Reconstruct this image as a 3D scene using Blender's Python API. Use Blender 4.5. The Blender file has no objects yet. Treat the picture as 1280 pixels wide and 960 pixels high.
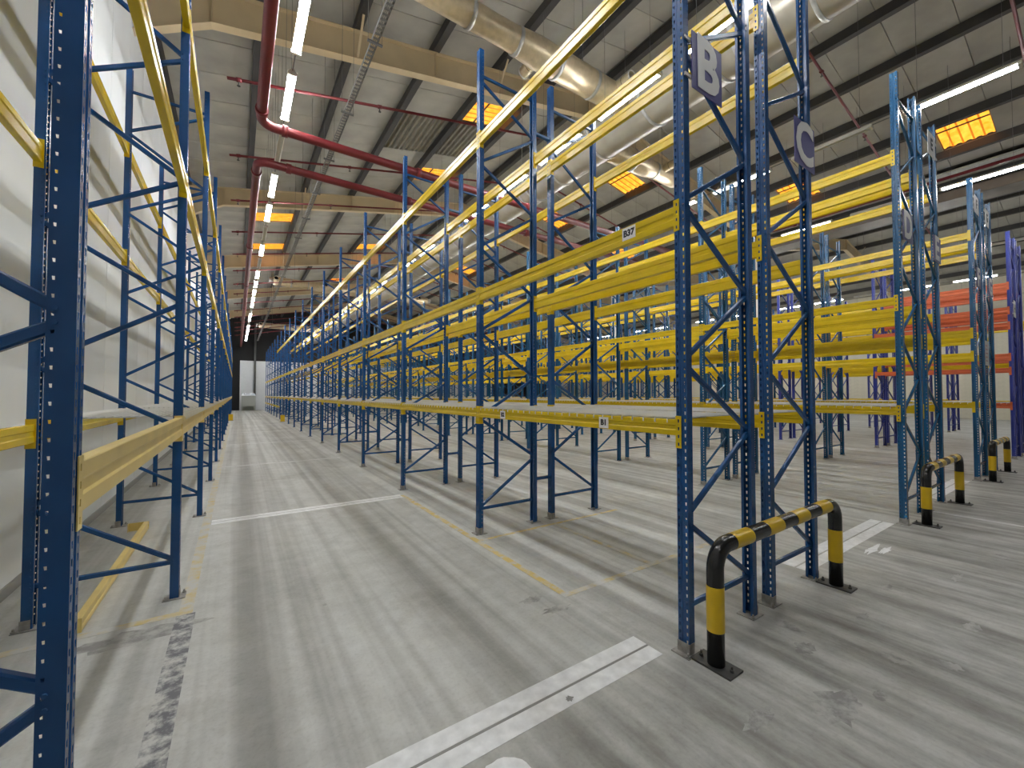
import bpy, bmesh, math, random
from mathutils import Vector, Matrix
random.seed(7)
PI = math.pi
C = bpy.context.scene.collection
sc = bpy.context.scene

# ------------------------------------------------------------------ camera
cd = bpy.data.cameras.new('camera'); cam = bpy.data.objects.new('camera', cd); C.objects.link(cam)
cd.sensor_fit = 'HORIZONTAL'; cd.sensor_width = 36.0; cd.lens = 36.0 * 513.4 / 1280.0
cd.clip_start = 0.05; cd.clip_end = 300
YAW, PITCH = 0.5906, 0.0250
cam.location = (-2.507, -1.656, 1.709)
fw = Vector((math.sin(YAW) * math.cos(PITCH), math.cos(YAW) * math.cos(PITCH), math.sin(PITCH)))
cam.rotation_euler = fw.to_track_quat('-Z', 'Y').to_euler()
sc.camera = cam
# ------------------------------------------------------------------ world, exposure
w = bpy.data.worlds.new('world'); sc.world = w; w.use_nodes = True
w.node_tree.nodes['Background'].inputs[0].default_value = (0.55, 0.62, 0.75, 1)
w.node_tree.nodes['Background'].inputs[1].default_value = 0.6
sc.view_settings.view_transform = 'Standard'; sc.view_settings.look = 'None'
sc.view_settings.gamma = 1.0; sc.view_settings.use_curve_mapping = False
sc.view_settings.exposure = 1.10
TUBE = 62.0            # strength of the fluorescent tubes
sc.cycles.use_denoising = True
sc.cycles.max_bounces = 8; sc.cycles.diffuse_bounces = 5; sc.cycles.glossy_bounces = 3
sc.cycles.sample_clamp_indirect = 6.0
sc.cycles.caustics_reflective = False; sc.cycles.caustics_refractive = False

# ------------------------------------------------------------------ materials
def mat(name, col, rough=0.5, metal=0.0, emit=0.0, var=0.0, scale=6.0, bump=0.0, spec=0.5, stretch=None):
    m = bpy.data.materials.new(name); m.use_nodes = True
    nt = m.node_tree; b = nt.nodes['Principled BSDF']
    b.inputs['Base Color'].default_value = (*col, 1); b.inputs['Roughness'].default_value = rough
    b.inputs['Metallic'].default_value = metal; b.inputs['Specular IOR Level'].default_value = spec
    if emit:
        b.inputs['Emission Color'].default_value = (*col, 1); b.inputs['Emission Strength'].default_value = emit
    if var or bump:
        tc = nt.nodes.new('ShaderNodeTexCoord'); mp = nt.nodes.new('ShaderNodeMapping')
        if stretch: mp.inputs['Scale'].default_value = stretch
        nz = nt.nodes.new('ShaderNodeTexNoise'); nz.inputs['Scale'].default_value = scale
        nz.inputs['Detail'].default_value = 5
        nt.links.new(tc.outputs['Object'], mp.inputs[0]); nt.links.new(mp.outputs[0], nz.inputs['Vector'])
        if var:
            rp = nt.nodes.new('ShaderNodeValToRGB')
            rp.color_ramp.elements[0].position = 0.3; rp.color_ramp.elements[1].position = 0.7
            rp.color_ramp.elements[0].color = (*[c * (1 - var) for c in col], 1)
            rp.color_ramp.elements[1].color = (*[min(1, c * (1 + var * .6)) for c in col], 1)
            nt.links.new(nz.outputs['Fac'], rp.inputs[0]); nt.links.new(rp.outputs[0], b.inputs['Base Color'])
        if bump:
            bp = nt.nodes.new('ShaderNodeBump'); bp.inputs['Strength'].default_value = bump
            bp.inputs['Distance'].default_value = 0.01
            nt.links.new(nz.outputs['Fac'], bp.inputs['Height']); nt.links.new(bp.outputs[0], b.inputs['Normal'])
    return m

M = {}
M['blue'] = mat('blue_paint', (0.009, 0.072, 0.225), 0.27, 0, var=0.18, scale=3)
M['teal'] = mat('teal_blue_paint', (0.013, 0.095, 0.22), 0.27, 0, var=0.18, scale=3)
M['violet'] = mat('violet_blue_paint', (0.018, 0.035, 0.27), 0.42, 0, var=0.15, scale=3)
M['yellow'] = mat('yellow_paint', (0.70, 0.50, 0.010), 0.24, 0, var=0.10, scale=4)
M['cream_yellow'] = mat('faded_yellow_paint', (0.86, 0.66, 0.22), 0.36, 0, var=0.10, scale=4)
M['orange'] = mat('orange_red_paint', (0.60, 0.115, 0.03), 0.42, 0, var=0.12, scale=4)
M['galv'] = mat('galvanised_steel', (0.50, 0.50, 0.48), 0.42, 0.5, var=0.15, scale=9)
M['wire'] = mat('galvanised_wire', (0.74, 0.74, 0.72), 0.5, 0.1)
M['foot'] = mat('dusty_steel', (0.34, 0.33, 0.31), 0.6, 0.3, var=0.3, scale=20)
M['dark_steel'] = mat('dark_steel', (0.09, 0.09, 0.088), 0.5, 0.5, var=0.3, scale=15)
M['black'] = mat('black_gloss_paint', (0.012, 0.012, 0.012), 0.22)
M['haz_yellow'] = mat('hazard_yellow', (0.72, 0.47, 0.012), 0.3, var=0.06, scale=10)
M['red'] = mat('red_pipe_paint', (0.145, 0.009, 0.013), 0.5, var=0.15, scale=5)
M['beige'] = mat('beige_steel_paint', (0.60, 0.475, 0.29), 0.55, var=0.12, scale=1.2)
M['purlin'] = mat('dark_shaded_purlin_steel', (0.045, 0.043, 0.042), 0.6, var=0.2, scale=2)  # dark paint, deepened further to take in the shadow beside each purlin
M['roof'] = mat('roof_lining', (0.38, 0.365, 0.32), 0.6, var=0.24, scale=1.0, bump=0.15)
M['gutter'] = mat('gutter_steel', (0.17, 0.155, 0.13), 0.6, 0.2, var=0.2, scale=2)
M['deckroof'] = mat('roof_sheet', (0.20, 0.19, 0.17), 0.6, var=0.1)
M['corr'] = mat('bare_corrugated_sheet', (0.24, 0.22, 0.175), 0.5, 0.2, var=0.25, scale=3)
M['duct'] = mat('insulated_duct_foil', (0.62, 0.51, 0.34), 0.32, 0.4, var=0.15, scale=9, bump=0.6)
M['duct_main'] = mat('galvanised_duct', (0.34, 0.315, 0.26), 0.34, 0.35, var=0.15, scale=2.5)
M['white'] = mat('white_wall_panel', (0.69, 0.71, 0.72), 0.55, var=0.07, scale=0.9, stretch=(1, 1, 0.25))
M['panel_white'] = mat('white_cold_panel', (0.86, 0.88, 0.90), 0.4, var=0.03)
M['joint'] = mat('panel_joint', (0.30, 0.30, 0.29), 0.8)
M['cream'] = mat('cream_cladding', (0.62, 0.58, 0.46), 0.6, var=0.06)
M['black_wall'] = mat('black_end_wall', (0.012, 0.012, 0.013), 0.8)
M['lamp_body'] = mat('lamp_housing', (0.62, 0.60, 0.54), 0.45)
M['dead_tube'] = mat('unlit_tube', (0.75, 0.74, 0.70), 0.3)
M['tube'] = mat('lit_tube', (0.965, 0.985, 1.0), 0.3, emit=TUBE)
M['sign'] = mat('sign_purple', (0.075, 0.072, 0.24), 0.5)
M['sign_white'] = mat('sign_white', (0.80, 0.79, 0.77), 0.5)
M['ink'] = mat('black_ink', (0.015, 0.015, 0.02), 0.6)
M['redink'] = mat('red_ink', (0.5, 0.03, 0.03), 0.6)
M['paper'] = mat('paper_white', (0.84, 0.82, 0.80), 0.7)
M['line_white'] = mat('white_floor_paint', (0.86, 0.87, 0.88), 0.55, var=0.14, scale=14)
M['line_faded'] = mat('faded_white_floor_paint', (0.74, 0.74, 0.73), 0.6, var=0.2, scale=9)
M['dark_hole'] = mat('duct_inside_shade', (0.01, 0.01, 0.01), 0.9)  # black base colour stands for the shade inside a nozzle
M['cab'] = mat('grey_cabinet', (0.50, 0.52, 0.49), 0.5)
M['plastic'] = mat('white_plastic_wrap', (0.85, 0.87, 0.9), 0.15)
M['grey_tray'] = mat('cable_tray_steel', (0.15, 0.15, 0.145), 0.6, 0.3)
M['rod'] = mat('thin_rod', (0.12, 0.12, 0.12), 0.6)

def worn_line(name, col, under, lo, hi, scale):
    """paint worn through to the concrete: two base colours mixed by a noise of its own shape"""
    m = bpy.data.materials.new(name); m.use_nodes = True; nt = m.node_tree; b = nt.nodes['Principled BSDF']
    b.inputs['Roughness'].default_value = 0.6
    tc = nt.nodes.new('ShaderNodeTexCoord'); nz = nt.nodes.new('ShaderNodeTexNoise')
    nz.inputs['Scale'].default_value = scale; nz.inputs['Detail'].default_value = 6; nz.inputs['Roughness'].default_value = 0.65
    rp = nt.nodes.new('ShaderNodeValToRGB'); rp.color_ramp.elements[0].position = lo; rp.color_ramp.elements[1].position = hi
    rp.color_ramp.elements[0].color = (*under, 1); rp.color_ramp.elements[1].color = (*col, 1)
    nt.links.new(tc.outputs['Object'], nz.inputs['Vector']); nt.links.new(nz.outputs['Fac'], rp.inputs[0])
    nt.links.new(rp.outputs[0], b.inputs['Base Color']); return m
CONC = (0.55, 0.55, 0.53)
M['line_yellow'] = worn_line('worn_yellow_line', (0.62, 0.47, 0.16), CONC, 0.36, 0.55, 7)
M['line_yellow2'] = worn_line('very_worn_yellow_line', (0.60, 0.48, 0.20), CONC, 0.44, 0.66, 7)
M['line_scuff'] = worn_line('dark_glue_residue', (0.15, 0.15, 0.165), CONC, 0.40, 0.58, 11)
M['stain'] = worn_line('oil_stain', (0.25, 0.245, 0.235), (0.44, 0.435, 0.415), 0.4, 0.6, 9)

def floor_mat():
    m = bpy.data.materials.new('concrete_floor'); m.use_nodes = True; nt = m.node_tree; b = nt.nodes['Principled BSDF']
    tc = nt.nodes.new('ShaderNodeTexCoord')
    def noise(scale, det, st=(1, 1, 1), rough=0.55):
        mp = nt.nodes.new('ShaderNodeMapping'); mp.inputs['Scale'].default_value = st
        n = nt.nodes.new('ShaderNodeTexNoise'); n.inputs['Scale'].default_value = scale; n.inputs['Detail'].default_value = det
        n.inputs['Roughness'].default_value = rough
        nt.links.new(tc.outputs['Object'], mp.inputs[0]); nt.links.new(mp.outputs[0], n.inputs['Vector']); return n.outputs['Fac']
    def ramp(f, a, bb, ca, cb):
        r = nt.nodes.new('ShaderNodeValToRGB'); r.color_ramp.elements[0].position = a; r.color_ramp.elements[1].position = bb
        r.color_ramp.elements[0].color = (*ca, 1); r.color_ramp.elements[1].color = (*cb, 1)
        nt.links.new(f, r.inputs[0]); return r.outputs[0]
    def mul(a, bb, fac=1.0):
        x = nt.nodes.new('ShaderNodeMix'); x.data_type = 'RGBA'; x.blend_type = 'MULTIPLY'; x.inputs['Factor'].default_value = fac
        nt.links.new(a, x.inputs['A']); nt.links.new(bb, x.inputs['B']); return x.outputs['Result']
    c = ramp(noise(0.55, 6), 0.32, 0.70, (0.52, 0.525, 0.505), (0.66, 0.665, 0.645))
    c = mul(c, ramp(noise(5.0, 8, rough=0.7), 0.30, 0.62, (0.80, 0.795, 0.785), (1, 1, 1)))      # mottling
    c = mul(c, ramp(noise(1.0, 3, (5.2, 0.055, 1)), 0.40, 0.57, (0.66, 0.655, 0.645), (1, 1, 1)), 0.85)  # darker streaks along the aisles
    c = mul(c, ramp(noise(0.9, 7, (1, 1, 1), 0.7), 0.34, 0.46, (0.80, 0.785, 0.76), (1, 1, 1)), 0.8)  # blotches of grime
    # the cross aisle in front of the racks is driven over most: blotches of old dirt there
    sx = nt.nodes.new('ShaderNodeSeparateXYZ'); nt.links.new(tc.outputs['Object'], sx.inputs[0])
    mr = nt.nodes.new('ShaderNodeMapRange'); mr.inputs['From Min'].default_value = 0.35; mr.inputs['From Max'].default_value = -0.35
    nt.links.new(sx.outputs['Y'], mr.inputs['Value'])
    d = nt.nodes.new('ShaderNodeMix'); d.data_type = 'RGBA'; d.blend_type = 'MULTIPLY'; nt.links.new(mr.outputs[0], d.inputs['Factor'])
    nt.links.new(c, d.inputs['A']); nt.links.new(ramp(noise(2.2, 8, (1.7, .5, 1), .68), 0.34, 0.60, (0.50, 0.485, 0.46), (0.90, 0.895, 0.885)), d.inputs['B']); c = d.outputs['Result']
    c = mul(c, ramp(noise(45, 3), 0.30, 0.5, (0.90, 0.90, 0.90), (1, 1, 1)))
    nt.links.new(c, b.inputs['Base Color'])
    rr = nt.nodes.new('ShaderNodeMapRange'); rr.inputs['To Min'].default_value = 0.42; rr.inputs['To Max'].default_value = 0.62
    nt.links.new(noise(2.0, 4), rr.inputs['Value']); nt.links.new(rr.outputs[0], b.inputs['Roughness'])
    b.inputs['Specular IOR Level'].default_value = 0.4
    bp = nt.nodes.new('ShaderNodeBump'); bp.inputs['Strength'].default_value = 0.08; bp.inputs['Distance'].default_value = 0.004
    nt.links.new(noise(60, 3), bp.inputs['Height']); nt.links.new(bp.outputs[0], b.inputs['Normal'])
    return m
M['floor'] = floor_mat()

def skylight_mat():
    m = bpy.data.materials.new('backlit_orange_sheet'); m.use_nodes = True; nt = m.node_tree
    for n in list(nt.nodes): nt.nodes.remove(n)
    out = nt.nodes.new('ShaderNodeOutputMaterial'); em = nt.nodes.new('ShaderNodeEmission')
    tc = nt.nodes.new('ShaderNodeTexCoord'); nz = nt.nodes.new('ShaderNodeTexNoise'); nz.inputs['Scale'].default_value = 5
    rp = nt.nodes.new('ShaderNodeValToRGB')
    rp.color_ramp.elements[0].position = 0.3; rp.color_ramp.elements[1].position = 0.7
    rp.color_ramp.elements[0].color = (0.85, 0.26, 0.015, 1); rp.color_ramp.elements[1].color = (1.0, 0.42, 0.05, 1)
    em.inputs['Strength'].default_value = 1.0
    nt.links.new(tc.outputs['Object'], nz.inputs['Vector']); nt.links.new(nz.outputs['Fac'], rp.inputs[0])
    nt.links.new(rp.outputs[0], em.inputs['Color']); nt.links.new(em.outputs[0], out.inputs[0]); return m
M['skylight'] = skylight_mat()
M['skyrib'] = mat('backlit_orange_rib', (0.62, 0.17, 0.012), 0.5, emit=0.55)

# ------------------------------------------------------------------ mesh helpers
class MB:
    """collects boxes, bars, tubes and sheets; build() links them as ONE mesh object"""
    def __init__(s): s.v = []; s.f = []; s.smooth = []
    def add(s, vs, fs, smooth=False):
        o = len(s.v); s.v += [tuple(p) for p in vs]
        for f in fs: s.f.append(tuple(i + o for i in f)); s.smooth.append(smooth)
        return s
    def box(s, x0, x1, y0, y1, z0, z1):
        return s.add([(x0, y0, z0), (x1, y0, z0), (x1, y1, z0), (x0, y1, z0), (x0, y0, z1), (x1, y0, z1), (x1, y1, z1), (x0, y1, z1)],
                     [(3, 2, 1, 0), (4, 5, 6, 7), (0, 1, 5, 4), (1, 2, 6, 5), (2, 3, 7, 6), (3, 0, 4, 7)])
    def prism(s, prof, p, q, ax, ay, smooth=False):
        """profile (list of 2D) swept straight from p to q, with axes ax, ay"""
        p, q, ax, ay = Vector(p), Vector(q), Vector(ax), Vector(ay); n = len(prof)
        vs = [p + ax * a + ay * b for a, b in prof] + [q + ax * a + ay * b for a, b in prof]
        fs = [(i, (i + 1) % n, n + (i + 1) % n, n + i) for i in range(n)]
        s.add(vs, fs, smooth); s.add(vs, [tuple(reversed(range(n))), tuple(range(n, 2 * n))]); return s
    def bar(s, p, q, wd, ht, side=(0, 1, 0)):
        p, q = Vector(p), Vector(q); d = (q - p).normalized(); sd = Vector(side); up = d.cross(sd).normalized(); sd = up.cross(d).normalized()
        a, b, c = wd / 2, ht / 2, min(wd, ht) * 0.18
        prof = [(-a + c, -b), (a - c, -b), (a, -b + c), (a, b - c), (a - c, b), (-a + c, b), (-a, b - c), (-a, -b + c)]
        return s.prism(prof, p, q, sd, up)
    def tube(s, pts, r, n=10, caps=True):
        pts = [Vector(p) for p in pts]; rings = []
        rr = r if isinstance(r, (list, tuple)) else [r] * len(pts)
        for i, p in enumerate(pts):
            d = (pts[min(i + 1, len(pts) - 1)] - pts[max(i - 1, 0)]).normalized()
            up = Vector((0, 0, 1)) if abs(d.z) < 0.95 else Vector((1, 0, 0))
            a = d.cross(up).normalized(); b = a.cross(d).normalized()
            if i and abs(d.z) >= 0.0: pass
            rings.append([p + (a * math.cos(2 * PI * k / n) + b * math.sin(2 * PI * k / n)) * rr[i] for k in range(n)])
        # align rings to avoid twisting
        for i in range(1, len(rings)):
            best = min(range(n), key=lambda k: (rings[i][k] - pts[i] - (rings[i - 1][0] - pts[i - 1])).length)
            rings[i] = rings[i][best:] + rings[i][:best]
            if (rings[i][1] - pts[i] - (rings[i - 1][1] - pts[i - 1])).length > (rings[i][-1] - pts[i] - (rings[i - 1][1] - pts[i - 1])).length:
                rings[i] = [rings[i][0]] + rings[i][:0:-1]
        vs = [v for rg in rings for v in rg]; fs = []
        for i in range(len(rings) - 1):
            for k in range(n): fs.append((i * n + k, i * n + (k + 1) % n, (i + 1) * n + (k + 1) % n, (i + 1) * n + k))
        s.add(vs, fs, True)
        if caps: s.add(vs, [tuple(reversed(range(n))), tuple(range((len(rings) - 1) * n, len(rings) * n))])
        return s
    def mesh(s, name, m):
        me = bpy.data.meshes.new(name); me.from_pydata(s.v, [], s.f)
        me.polygons.foreach_set('use_smooth', s.smooth); me.materials.append(m)
        bm = bmesh.new(); bm.from_mesh(me); bmesh.ops.remove_doubles(bm, verts=bm.verts, dist=1e-6)
        bmesh.ops.recalc_face_normals(bm, faces=bm.faces); bm.to_mesh(me); bm.free(); me.update(); return me
    def build(s, name, m, parent=None, loc=None): return put(name, s.mesh(name, m), parent, loc)

def put(name, me, parent=None, loc=None, rotz=0.0):
    o = bpy.data.objects.new(name, me); C.objects.link(o)
    if parent: o.parent = parent
    if loc: o.location = loc
    if rotz: o.rotation_euler = (0, 0, rotz)
    return o
def thing(name, label, cat, loc=(0, 0, 0), rotz=0.0, group=None):
    o = bpy.data.objects.new(name, None); C.objects.link(o); o.empty_display_size = 0.1
    o.location = loc; o.rotation_euler = (0, 0, rotz); return tag(o, label, cat, group)
def tag(o, label, cat, group=None):
    o['label'] = label; o['category'] = cat; o['kind'] = 'thing'
    if group: o['group'] = group
    return o
def struct(o): o['kind'] = 'structure'; return o
def nth(n):
    n = int(n); return '%d%s' % (n, 'th' if 10 <= n % 100 <= 20 else {1: 'st', 2: 'nd', 3: 'rd'}.get(n % 10, 'th'))
def text_mesh(name, body, size, m, bold=0.0, depth=0.002):
    cu = bpy.data.curves.new(name, 'FONT'); cu.body = body; cu.size = size; cu.align_x = 'CENTER'; cu.align_y = 'CENTER'
    cu.offset = bold; cu.extrude = depth; cu.resolution_u = 3
    o = bpy.data.objects.new(name, cu); C.objects.link(o)
    dg = bpy.context.evaluated_depsgraph_get(); me = bpy.data.meshes.new_from_object(o.evaluated_get(dg))
    bpy.data.objects.remove(o); me.materials.clear(); me.materials.append(m); me.name = name; return me

# ------------------------------------------------------------------ building shell
XW, XV, XR = -4.10, 18.0, 40.0          # left wall, valley, right wall
YN, YE = -13.0, 50.7                     # near wall (behind the camera), far wall
RIDGE = 6.91
def raft(x):                              # underside of the rafters
    x = x if x <= XV else x - (XV - XW) if x - (XV - XW) <= XV else XV
    if x < -3.0: return 8.74 + (x + 3.0) * 0.62
    if x > 17.0: return 8.855 - (x - 17.0) * 0.62
    return 9.34 + .2 * x if x < RIDGE else 12.0 - .185 * x
def roofz(x):                             # underside of the roof lining
    x = x if x <= XV else x - (XV - XW)
    return (9.34 + .2 * x if x < RIDGE else 12.0 - .185 * x) + 0.92

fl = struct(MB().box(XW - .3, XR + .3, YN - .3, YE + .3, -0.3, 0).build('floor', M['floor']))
def line(name, x0, x1, y0, y1, m, label, z=0.0016):
    o = MB().add([(x0, y0, z), (x1, y0, z), (x1, y1, z), (x0, y1, z), (x0, y0, -.002), (x1, y0, -.002), (x1, y1, -.002), (x0, y1, -.002)],
                 [(0, 1, 2, 3), (0, 4, 5, 1), (1, 5, 6, 2), (2, 6, 7, 3), (3, 7, 4, 0)]).build(name, m, fl)
    o['label'] = label; return o
def blob(name, cx, cy, rx, ry, m, label, seed, z=0.0013, n=26, jag=.22):
    rnd = random.Random(seed); b = MB()
    pts = [(cx + rx * math.cos(2 * PI * i / n) * (1 + rnd.uniform(-jag, jag)), cy + ry * math.sin(2 * PI * i / n) * (1 + rnd.uniform(-jag, jag)), z) for i in range(n)]
    b.add(pts + [(cx, cy, z)], [(i, (i + 1) % n, n) for i in range(n)]); o = b.build(name, m, fl); o['label'] = label
for j, Y in enumerate((0.192, 5.15, 10.17, 15.25, 20.3, 25.4)):
    a, b_ = (-4.0, -0.155) if j == 0 else (-2.76, -0.17)
    mm = M['line_white'] if j < 2 else M['line_faded']; hw = 0.121 if j == 0 else (0.115 if j == 1 else 0.06)
    line('white_line', a, b_, Y + .009, Y + hw, mm, 'white painted stripe across the left aisle, far side of the %s floor joint' % nth(j + 1))
    line('white_line', a, b_, Y - hw, Y - .009, mm, 'white painted stripe across the left aisle, near side of the %s floor joint' % nth(j + 1))
    line('floor_joint', a, b_, Y - .007, Y + .007, M['joint'], 'dark saw-cut joint across the floor', .0008)
for j, (a, b_) in enumerate(((2.10, 4.72), (7.0, 9.5))):
    line('white_line', a, b_, .203, .318, M['line_white'], 'white stripe at the mouth of the %s aisle right of the B sign, far half' % nth(j + 1))
    line('white_line', a, b_, .070, .185, M['line_white'], 'white stripe at the mouth of the %s aisle right of the B sign, near half' % nth(j + 1))
line('white_line', 5.91, 6.01, -3.2, -.02, M['line_faded'], 'thin white line running out from the row with the D and E signs')
line('yellow_line', -2.86, -2.77, 2.52, 30, M['line_yellow2'], 'faded yellow line along the foot of the left wall rack')
line('yellow_line', -4.0, -2.77, 2.44, 2.52, M['line_yellow2'], 'faded yellow line across the near end of the left wall rack')
line('glue_strip', -2.87, -2.75, -1.0, 2.44, M['line_scuff'], 'dark scuffed glue strip left where floor tape was removed')
line('yellow_line', -0.19, -0.12, 1.06, 5.2, M['line_yellow'], 'worn yellow line along the aisle foot of the B rack')
line('yellow_line', -0.19, 2.1, 1.0, 1.06, M['line_yellow2'], 'worn yellow line across the end of the B and C racks')
line('yellow_line', -0.12, 2.2, 2.55, 2.60, M['line_yellow'], 'worn yellow line across the feet of the second B frame')
line('yellow_line', .96, 1.02, 1.06, 2.55, M['line_yellow2'], 'worn yellow line between the B and C racks')
blob('paint_circle', -1.485, -0.105, .125, .122, M['line_white'], 'round white paint patch at the bottom of the picture', 3, jag=.06)
blob('paint_patch', 3.36, -0.07, .22, .035, M['line_white'], 'ragged white paint patch beside the C rack', 5, jag=.4)
blob('paint_patch', 3.42, -0.16, .15, .03, M['line_white'], 'small ragged white paint patch beside the C rack', 6, jag=.4)
for i, (x, y, a, b_) in enumerate(((-.46, 1.12, .10, .05), (-.36, .90, .12, .05), (.70, -.42, .08, .05), (-3.05, 2.25, .33, .13), (-.93, .115, .022, .018), (.55, -.85, .06, .03), (1.5, -.5, .10, .03), (.25, -.75, .17, .10), (1.05, -.78, .05, .09), (2.3, -.45, .08, .03), (1.25, -1.0, .05, .06), (3.1, -.75, .12, .04), (-1.9, 2.0, .03, .02), (-.2, -.55, .12, .04), (.9, -.25, .05, .10), (4.2, -.9, .10, .05), (2.0, -1.0, .09, .04))):
    blob('oil_stain', x, y, a, b_, M['stain'], 'dark stain on the concrete', 20 + i, z=.0020 if i == 4 else .0010 + .0001 * (i % 5), jag=.35)

wl = struct(MB().box(XW - .30, XW - .05, YN, YE, -.01, 9.5).build('wall_left', M['joint']))
me = MB().box(XW - .05, XW, 0.006, 1.144, 0.0, 8.5).mesh('wall_panel', M['white'])
for i in range(56): put('wall_panel', me, wl, (0, YN + i * 1.15, 0))
MB().box(XW, XW + .012, YN, YE, 0, .10).build('skirting', M['joint'], wl)
wf = struct(MB().box(XW - .3, XR + .3, YE, YE + .3, -.01, 13).build('wall_far', M['black_wall']))
me = MB().box(.006, 1.194, YE - .12, YE, 0, 5.3).mesh('wall_panel', M['panel_white'])
for i in range(26): put('wall_panel', me, wf, (-2.25 + i * 1.2, 0, 0))
wr = struct(MB().box(XR, XR + .3, YN, YE, -.01, 13).build('wall_right', M['cream']))
rb = MB().box(XR - .03, XR, YN, YE, 0, .27).mesh('cladding_board', M['cream'])
for i in range(28): put('cladding_board', rb, wr, (0, 0, .02 + i * .3))
wn = struct(MB().box(XW - .3, XR + .3, YN - .3, YN, -.01, 13).build('wall_near', M['white']))

# roof: lining panels, purlins, skylights, steel portal beams
ceil = struct(MB().add([(XW - .3, YN, roofz(XW) + .1), (RIDGE, YN, roofz(RIDGE) + .1), (XV, YN, roofz(XV) + .1), (RIDGE + 22.1, YN, roofz(RIDGE) + .1), (XR + .3, YN, roofz(XV) + .1),
                        (XW - .3, YE, roofz(XW) + .1), (RIDGE, YE, roofz(RIDGE) + .1), (XV, YE, roofz(XV) + .1), (RIDGE + 22.1, YE, roofz(RIDGE) + .1), (XR + .3, YE, roofz(XV) + .1)],
                       [(0, 1, 6, 5), (1, 2, 7, 6), (2, 3, 8, 7), (3, 4, 9, 8)]).build('ceiling', M['deckroof']))
PL = [-4.05, -2.22, -.33, 1.54, 3.42, 5.28, 6.85]
PR = [6.98, 8.55, 10.30, 12.0, 13.65, 15.20, 16.95, 17.95]
SKY = [(3.42, 5.28, 8), (3.42, 5.28, 12), (-2.22, -.33, 17), (-2.22, -.33, 21), (3.42, 5.28, 29), (10.30, 12.0, 8), (10.30, 12.0, 12), (15.20, 16.95, 0), (15.20, 16.95, 4),
       (10.30, 12.0, 21), (15.20, 16.95, 12), (-2.22, -.33, 33), (3.42, 5.28, 21)]
MOD = 1.15; YB = 0.38                      # roof sheets: width and where a joint lies
strips = [(PL[i], PL[i + 1]) for i in range(len(PL) - 1)] + [(PR[i], PR[i + 1]) for i in range(len(PR) - 1)]
cells = []
for (a, b_) in strips:
    for k in range(-12, 44):
        y0 = YB + k * MOD
        if y0 < YN or y0 + MOD > YE: continue
        if any(abs(a - s[0]) < .01 and k == s[2] for s in SKY): continue
        if (abs(a - 1.54) < .01 or abs(a - 3.42) < .01) and k in (9, 10): continue            # bare corrugated patch
        d = math.hypot((a + b_) / 2 + 2.5, y0 + 1.6); ang = math.degrees(math.atan2((a + b_) / 2 + 2.5, y0 + 1.6))
        cells.append((0 if -22 < ang < 95 else 1, d, a, b_, y0))
cells.sort(); rest = MB(); pm = {}
def slab(b, a, c, y0, y1, dz, th):
    za, zc = roofz(a + .001) + dz, roofz(c - .001) + dz
    b.add([(a, y0, za), (c, y0, zc), (c, y1, zc), (a, y1, za), (a, y0, za + th), (c, y0, zc + th), (c, y1, zc + th), (a, y1, za + th)],
          [(3, 2, 1, 0), (4, 5, 6, 7), (0, 1, 5, 4), (1, 2, 6, 5), (2, 3, 7, 6), (3, 0, 4, 7)])
for i, (_, d, a, b_, y0) in enumerate(cells):
    if i < 300:
        if a not in pm:
            q = MB(); slab(q, a, b_, .008, MOD - .008, 0, .05); pm[a] = q.mesh('roof_panel', M['roof'])
        put('roof_panel', pm[a], ceil, (0, y0, 0))
    else: slab(rest, a, b_, y0 + .008, y0 + MOD - .008, 0, .05)
o = rest.build('roof_panel', M['roof'], ceil); o['kind'] = 'stuff'
o2 = MB()
for (a, b_) in ((18.0, 29.0), (29.02, 40)):
    for k in range(0, 55, 3): slab(o2, a, b_, YB - 12.5 + k * MOD + .01, min(YB - 12.5 + (k + 3) * MOD - .01, YE), 0, .05)
o = o2.build('roof_panel', M['roof'], ceil); o['kind'] = 'stuff'
for x in PL[:-1] + PR[:-1] + [20 + 1.8 * i for i in range(11)]:
    zt = roofz(x); h = .25  # section below is widened to take in the purlin's shadow on the lining
    MB().prism([(-.075, 0), (.075, 0), (.075, -.012), (-.063, -.012), (-.063, -h + .012), (.085, -h + .012), (.085, -h), (-.075, -h)],
               (x, YN, zt - .005), (x, YE, zt - .005), (1, 0, 0), (0, 0, 1)).build('purlin', M['purlin'], ceil)
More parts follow.
